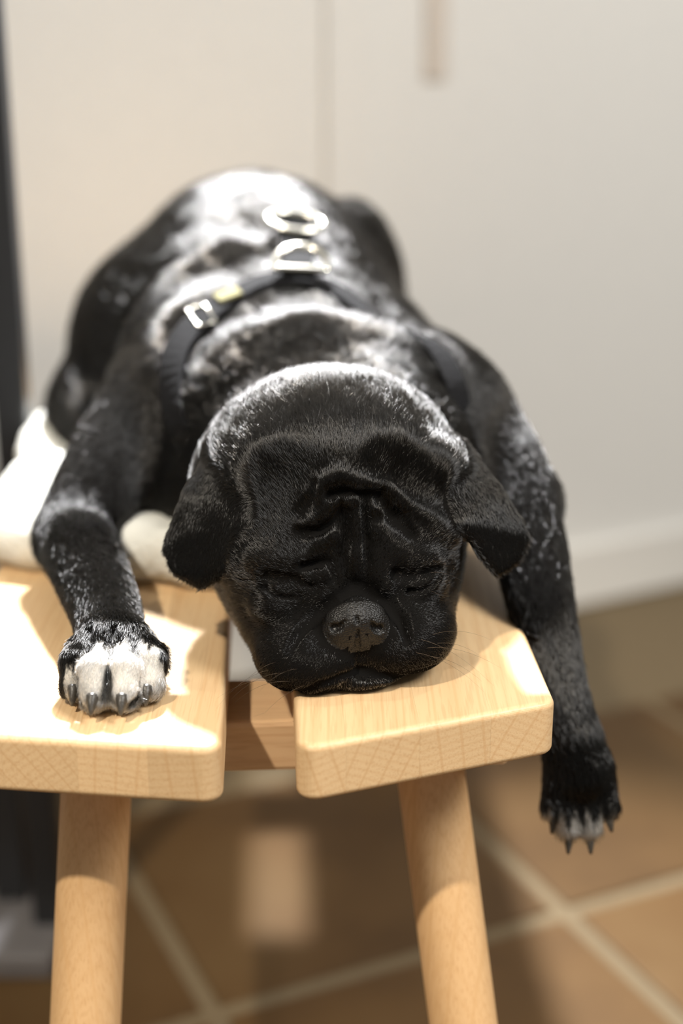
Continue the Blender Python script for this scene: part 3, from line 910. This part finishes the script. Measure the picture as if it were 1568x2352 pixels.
def make_fur():
    T = TRI
    cr = np.cross(V[T[:, 1]] - V[T[:, 0]], V[T[:, 2]] - V[T[:, 0]])
    area = np.linalg.norm(cr, axis=1) / 2
    cen = V[T].mean(1)

    def headness(P):
        a, b = BODY_OPS.exact(P), head.exact(P)
        return np.clip(.5 + (a - b) / .016, 0, 1)

    def pawness(P):
        return ((P[:, 0] < -.07) & (P[:, 1] < .74)) * np.clip((.735 - P[:, 1]) / .06, 0, 1)
    hw, pwt = headness(cen), pawness(cen)
    dens = 1.3e6 + hw * 3.2e6 + pwt * 3.6e6
    nz = cr[:, 2] / np.maximum(2 * area, 1e-12)
    dens = np.where(nose_f[TPOLY], 0, dens) * np.where(nz < -.6, 0.1, 1)
    dens = dens * np.where(cen[:, 1] > 1.12, 0.6, 1)
    n = rng.poisson(area * dens)
    ti = np.repeat(np.arange(len(T)), n)
    r1, r2 = np.sqrt(rng.random(len(ti))), rng.random(len(ti))
    w3 = np.stack([1 - r1, r1 * (1 - r2), r1 * r2], 1)
    P = (V[T[ti]] * w3[:, :, None]).sum(1); Nn = (NV[T[ti]] * w3[:, :, None]).sum(1)
    Nn /= np.maximum(np.linalg.norm(Nn, axis=1, keepdims=True), 1e-9)
    hw, pwt = hw[ti], pwt[ti]
    hd = hw > .5; hl = (P - HO) @ HR
    # lie of the coat
    flow = np.tile(np.array([0.0, 1.0, -0.25]), (len(P), 1))
    flow[:, 0] += (P[:, 0] + .05) * 3; flow[:, 2] -= np.abs(P[:, 0] + .05) * 4
    dl, drl = seg_info(P, LEG_L); dr_, drr = seg_info(P, LEG_R)
    for dd, dv in ((dl, drl), (dr_, drr)):
        wg = np.clip(1 - dd / .012, 0, 1)[:, None]
        flow = flow * (1 - wg) + dv * wg
    flow[(P[:, 0] < -.07) & (P[:, 1] < .66) & (P[:, 2] < SEAT + .06)] = (0, -1, -0.35)
    pr = (P[:, 0] > .10) & (P[:, 2] < SEAT - .05); flow[pr] = (.15, -.25, -1)
    flow /= np.maximum(np.linalg.norm(flow, axis=1, keepdims=True), 1e-9)
    hf = hl - np.array([0, .0, .046])
    hf[:, 1] *= 1.3; hf[:, 2] *= 1.2
    low = np.clip((.036 - hl[:, 2]) / .01, 0, 1)
    hf[:, 2] = hf[:, 2] * (1 - low) + low * (-np.abs(hf[:, 2]) - .006)
    hf = hf @ HR.T
    hf /= np.maximum(np.linalg.norm(hf, axis=1, keepdims=True), 1e-9)
    flow = flow * (1 - hw[:, None]) + hf * hw[:, None]
    earw = np.zeros(len(P)); lw0 = np.clip(1 - np.minimum(dl, dr_) / .02, 0, 1)
    for q, e_ in zip((EAR_L, EAR_R), EARS):
        q = np.array(q); e1 = q[4:].mean(0) - q[:2].mean(0); e1 /= np.linalg.norm(e1)
        wg = np.clip(1.4 - np.abs(e_[0](*P.T)) / .003, 0, 1)
        earw = np.maximum(earw, wg)
        flow = flow * (1 - wg[:, None]) + e1 * wg[:, None]
    flow /= np.maximum(np.linalg.norm(flow, axis=1, keepdims=True), 1e-9)
    # clumps: neighbouring hairs lean the same way
    ph = P * 210
    def wob(a, b, c, f):
        return (np.sin(f * (a + 1.3 * np.sin(.61 * b + .8 * c)) + 2.1) + np.sin(f * 1.73 * (b * .8 - c * .6 + 1.1 * np.sin(.83 * a)) + .7)
                + np.sin(f * 2.61 * (c * .7 + a * .5 + .9 * np.sin(1.07 * b))) ) / 3
    x_, y_, z_ = ph.T
    cl = np.stack([wob(y_, z_, x_, .9), wob(z_, x_, y_, .85), wob(x_, y_, z_, .95)], 1) * 1.4
    bodyw = (1 - hw) * (1 - lw0)
    flow = flow + cl * (.05 + .20 * bodyw + .12 * hw)[:, None] + rng.normal(0, .15, P.shape)
    flow -= Nn * (flow * Nn).sum(1, keepdims=True)
    flow /= np.maximum(np.linalg.norm(flow, axis=1, keepdims=True), 1e-9)
    # length by region
    Ln = np.full(len(P), .0105)
    lw = np.clip(1 - np.minimum(dl, dr_) / .02, 0, 1)
    Ln = Ln * (1 - lw) + .0070 * lw
    Ln = Ln * (1 - pwt) + .0058 * pwt
    Ln[pr] = .005
    toe = (P[:, 0] < -.07) & (P[:, 1] < .645)
    Ln[toe] = .0036
    hlen = np.clip(.0020 + (hl[:, 1] - .018) * .11, .0017, .0100)
    hlen = hlen * (1 - earw) + .0032 * earw
    Ln = Ln * (1 - hw) + hlen * hw
    Ln = Ln * rng.uniform(.6, 1.3, len(P))
    cheek = hw * np.clip((np.abs(hl[:, 0]) - .038) / .012, 0, 1) * np.clip((.068 - hl[:, 2]) / .01, 0, 1) * (1 - earw)
    Ln = Ln * (1 + .5 * cheek)
    lift = .34 - .12 * earw + .28 * cheek * rng.random(len(P)) + rng.normal(0, .085, len(P)) * (1 - .5 * earw) + .10 * np.sin(ph[:, 0] * .7 + 2 * np.sin(ph[:, 1] * .6)) * bodyw
    n_p = 4
    t = np.linspace(0, 1, n_p)
    pts = np.zeros((len(P), n_p, 3))
    for i, q in enumerate(t):
        pts[:, i] = P - Nn * .0003 + Ln[:, None] * (flow * q + Nn * (lift * (q - .45 * q * q))[:, None])
    # hairs stop at the boards
    on = (pts[:, :, 0] < .106) & (P[:, None, 2] > SEAT - .002)
    pts[:, :, 2] = np.where(on, np.maximum(pts[:, :, 2], SEAT + .0004), pts[:, :, 2])
    rad = (.00017 - .00008 * np.maximum(hw, pwt))[:, None] * np.array([1, .95, .75, .25])[None]
    wh = white_mask(P)
    wh = np.where(rng.random(len(P)) < .18, wh * .35, wh)
    wh = np.maximum(wh, (rng.random(len(P)) < .006) * .25 * hd)
    chin = hd & (hl[:, 2] < .016) & (np.abs(hl[:, 0]) < .012) & (hl[:, 1] < .02)
    wh = np.where(chin & (rng.random(len(P)) < .3), .7, wh)
    hc = bpy.data.hair_curves.new('fur')
    hc.add_curves([n_p] * len(P))
    hc.attributes['position'].data.foreach_set('vector', pts.astype(np.float32).ravel())
    ra = hc.attributes.get('radius') or hc.attributes.new('radius', 'FLOAT', 'POINT')
    ra.data.foreach_set('value', rad.astype(np.float32).ravel())
    wa = hc.attributes.new('white', 'FLOAT', 'CURVE'); wa.data.foreach_set('value', wh.astype(np.float32))
    hc.materials.append(M['fur'])
    o = bpy.data.objects.new('fur', hc); C.objects.link(o); o.parent = dog_o
    o.matrix_parent_inverse = Matrix.Translation(dog_o.location).inverted()
    o['kind'] = 'stuff'
    print('fur strands', len(P), 'body verts', len(V))


make_fur()

# claws
def claw(base, direction, length, r, down):
    base = Vector(base); d = Vector(direction).normalized(); pts = []; rr = []
    for i in range(7):
        q = i / 6
        pts.append(base + d * (length * q) + Vector(down) * (length * .45 * q * q)); rr.append(r * (1 - .72 * q ** 1.6))
    return from_bm('claw', tube_bm(pts, rr, 10, flat=1.15), M['claw'], dog_o)


for mid, tip, r in TOES_L:
    claw(tip + np.array([0, -r * .74, r * .22]), (0, -1, -.50), .0076, .0031, (0, 0, -.8))
for a, b, r in TOES_R:
    d = (b - a) / np.linalg.norm(b - a)
    claw(b + d * r * .4 + np.array([0, -.002, 0]), d + np.array([0, -.25, 0]), .010, .0027, (0, .3, -.2))

# whiskers
def whiskers():
    bmw = bmesh.new()
    def strand(p0, d, L_, droop, r):
        p0 = Vector(p0); d = Vector(d).normalized(); prev = None
        for i in range(9):
            q = i / 8
            p = p0 + d * L_ * q + Vector(droop) * L_ * q * q
            if p.z < SEAT + .0006 and p.y > .58: p.z = SEAT + .0006
            rr = r * (1 - .85 * q)
            ring = [bmw.verts.new(p + Vector((math.cos(a) * rr, 0, math.sin(a) * rr)).lerp(Vector((0, math.cos(a) * rr, math.sin(a) * rr)), .4)) for a in (0, 2.1, 4.2)]
            if prev:
                for k in range(3): bmw.faces.new((prev[k], prev[(k + 1) % 3], ring[(k + 1) % 3], ring[k]))
            prev = ring
    for u, v in ((640, 1520), (655, 1545), (670, 1565), (690, 1535), (620, 1540), (710, 1570), (635, 1565)):
        strand(fp(u, v), (random.uniform(-1, -.5), random.uniform(-.5, -.1), random.uniform(-.1, .25)), random.uniform(.020, .034), (random.uniform(-.1, .1), -.1, -.45), .00011)
    for u, v in ((960, 1470), (975, 1490), (985, 1510), (950, 1500), (990, 1460), (1000, 1480)):
        strand(fp(u, v), (random.uniform(.6, 1), random.uniform(-.3, .0), random.uniform(-.1, .4)), random.uniform(.022, .036), (random.uniform(-.1, .1), -.1, -.4), .00011)
    strand(fp(985, 1320), (.8, -.2, .3), .014, (.3, 0, -.6), .0001)
    strand(fp(985, 1360), (.9, -.3, -.3), .010, (.2, 0, -.2), .0001)
    for u in range(770, 860, 9):
        strand(fp(u, 1556), (random.uniform(-.2, .2), -.5, -.6), .006, (0, 0, -.3), .0001)
    return from_bm('whiskers', bmw, M['whisker'], dog_o)


wk = whiskers(); wk['kind'] = 'stuff'

# ------------------------------------------------------------------ white cushion under the dog
cu = Field()
cu.add(bx((-0.228, 0.815, SEAT), (0.02, 1.17, SEAT + .034), 0.016, math.radians(-17), (-0.22, 0.82, 0)), 0.002)
cu.add(ell((-0.198, 0.91, SEAT + .020), (.032, .07, .022)), .012)
cu.add(ell((-0.212, 1.04, SEAT + .022), (.026, .09, .024)), .012)
X, Y, Z = np.meshgrid(*AX, indexing='ij', sparse=True)
band = np.abs(cu.d) < .02
cu.d = np.where(band, cu.d + .0016 * np.sin(X * 130 + 2 * np.sin(Y * 60)) * np.sin(Y * 110 + Z * 90), cu.d).astype(np.float32)
cu.d = np.maximum(cu.d, -(dog.d - .0008))
for q in boards: cu.cut(q, 0.0005)
cv_, cf_ = cu.mesh()
cm = bpy.data.meshes.new('cushion')
cm.from_pydata(cv_.tolist(), [], cf_.tolist()); cm.polygons.foreach_set('use_smooth', np.ones(len(cf_), bool)); cm.update()
co = link('cushion', cm, M['cushion'])
tag(co, 'soft white fleece cushion on the bench beneath the black dog', 'cushion')

# ------------------------------------------------------------------ harness on the dog's back
def on_back(x, y, lift=0.0):
    z = np.arange(SEAT + .30, SEAT - .05, -.0005)
    P = np.stack([np.full_like(z, x), np.full_like(z, y), z], 1)
    d = dog.sample(P); i = int(np.argmax(d < 0))
    if d[i] >= 0: i = len(z) - 1
    p = P[i]; n = dog.grad(p[None])[0]
    return Vector(p + n * lift), Vector(n)


def ribbon(path, width, thick, name, mat, parent):
    """flat webbing laid along points (position, normal)"""
    bm = bmesh.new(); rings = []
    m = len(path)
    for i, (p, n) in enumerate(path):
        t = (path[min(i + 1, m - 1)][0] - path[max(i - 1, 0)][0]).normalized()
        s = t.cross(n).normalized(); hw = width / 2
        prof = [(-hw, 0), (-hw, thick * .7), (-hw * .9, thick), (hw * .9, thick), (hw, thick * .7), (hw, 0)]
        rings.append([bm.verts.new(p + s * a + n * b) for a, b in prof])
    for A, B in zip(rings, rings[1:]):
        for k in range(6): bm.faces.new((A[k], A[(k + 1) % 6], B[(k + 1) % 6], B[k]))
    bm.faces.new(rings[0][::-1]); bm.faces.new(rings[-1])
    return from_bm(name, bm, mat, parent, smooth=False)


hz = empty('dog_harness', (-0.05, 0.95, SEAT + .18))
tag(hz, 'black webbing dog harness with two silver rings on the back of the dog', 'harness')


def surf_path(fn, n, lift):
    out = [on_back(*fn(i / (n - 1)), lift) for i in range(n)]
    for _ in range(2):
        out = [out[0]] + [((a[0] + b[0] * 2 + c[0]) / 4, (a[1] + b[1] * 2 + c[1]).normalized()) for a, b, c in zip(out, out[1:], out[2:])] + [out[-1]]
    return out


def around(th, c, y, lift):
    d = np.array([math.sin(th), 0, math.cos(th)])
    r = np.arange(.26, .0, -.0005)
    P = np.array([c[0], y, c[1]]) + r[:, None] * d
    q = dog.sample(P); i = int(np.argmax(q < 0))
    p = P[i]; n = dog.grad(p[None])[0]
    return Vector(p + n * lift), Vector(n)


def band(c, fy, a0, a1, width, thick, lift, name):
    n = 60; out = []
    for i in range(n):
        th = math.radians(a0 + (a1 - a0) * i / (n - 1))
        sink = -.006 * max(0, abs(i / (n - 1) - .5) * 2 - .9) / .1
        out.append(around(th, c, fy(th), lift + sink))
    for _ in range(4):
        out = [out[0]] + [((a[0] + b[0] * 2 + c_[0]) / 4, (a[1] + b[1] * 2 + c_[1]).normalized()) for a, b, c_ in zip(out, out[1:], out[2:])] + [out[-1]]
    return ribbon(out, width, thick, name, M['strap'], hz)


band((-0.03, SEAT + .06), lambda t: .916 - .120 * math.sin(t) ** 2, -72, 70, .016, .003, .002, 'neck_strap')
ribbon(surf_path(lambda q: (-0.028 - .006 * q, 0.915 + .085 * q), 20, .005), .022, .003, 'back_strap', M['strap'], hz)
band((-0.045, SEAT + .07), lambda t: .982 - .02 * math.sin(t) ** 2, -100, 95, .015, .0025, -.0012, 'girth_strap')
for q in (0.30, 0.44):
    th = -1.0 + q * 1.3; p, n = around(th, (-0.03, SEAT + .06), .916 - .120 * math.sin(th) ** 2, .007)
    t = Vector((.8, .5, 0)); t = (t - n * t.dot(n)).normalized(); s = n.cross(t).normalized()
    if q < .4:
        pts = [p - n * .002 + t * a + s * b for a, b in ((-.006, -.009), (.006, -.009), (.006, .009), (-.006, .009))]
        from_bm('slider', tube_bm(pts, .0010, 8, closed=True, up=n), M['chrome'], hz)
    else:
        bm = box_bm(-.008, .008, -.005, .005, -.002, .0002, .0002, 1)
        bm.transform(Matrix.Translation(p) @ Matrix((t, s, n)).transposed().to_4x4())
        from_bm('sewn_label', bm, M['label'], hz, smooth=False)


def ring(center, n, t, rx, ry, r, flatside, name):
    t = (t - n * t.dot(n)).normalized(); s = n.cross(t).normalized()
    pts = []
    m = 40
    for i in range(m):
        a = 2 * math.pi * i / m
        cx, cy = math.cos(a), math.sin(a)
        if flatside and cy < -.25: cy = -.25 - (.0 if True else 0)
        pts.append(center + t * (cx * rx) + s * (cy * ry))
    if flatside:
        pts = [p for i, p in enumerate(pts) if i == 0 or (p - pts[i - 1]).length > 1e-5]
    return from_bm(name, tube_bm(pts, r, 12, closed=True, up=n), M['chrome'], hz)


p, n = on_back(-0.027, 0.916, .012)
ring(p, (n + Vector((0, -.55, .2))).normalized(), Vector((1, 0, 0)), .0165, .0165, .0026, True, 'd_ring')
p, n = on_back(-0.033, 0.980, .011)
ring(p, (n + Vector((0, -.1, .2))).normalized(), Vector((1, 0, 0)), .0185, .0130, .0028, False, 'ring')
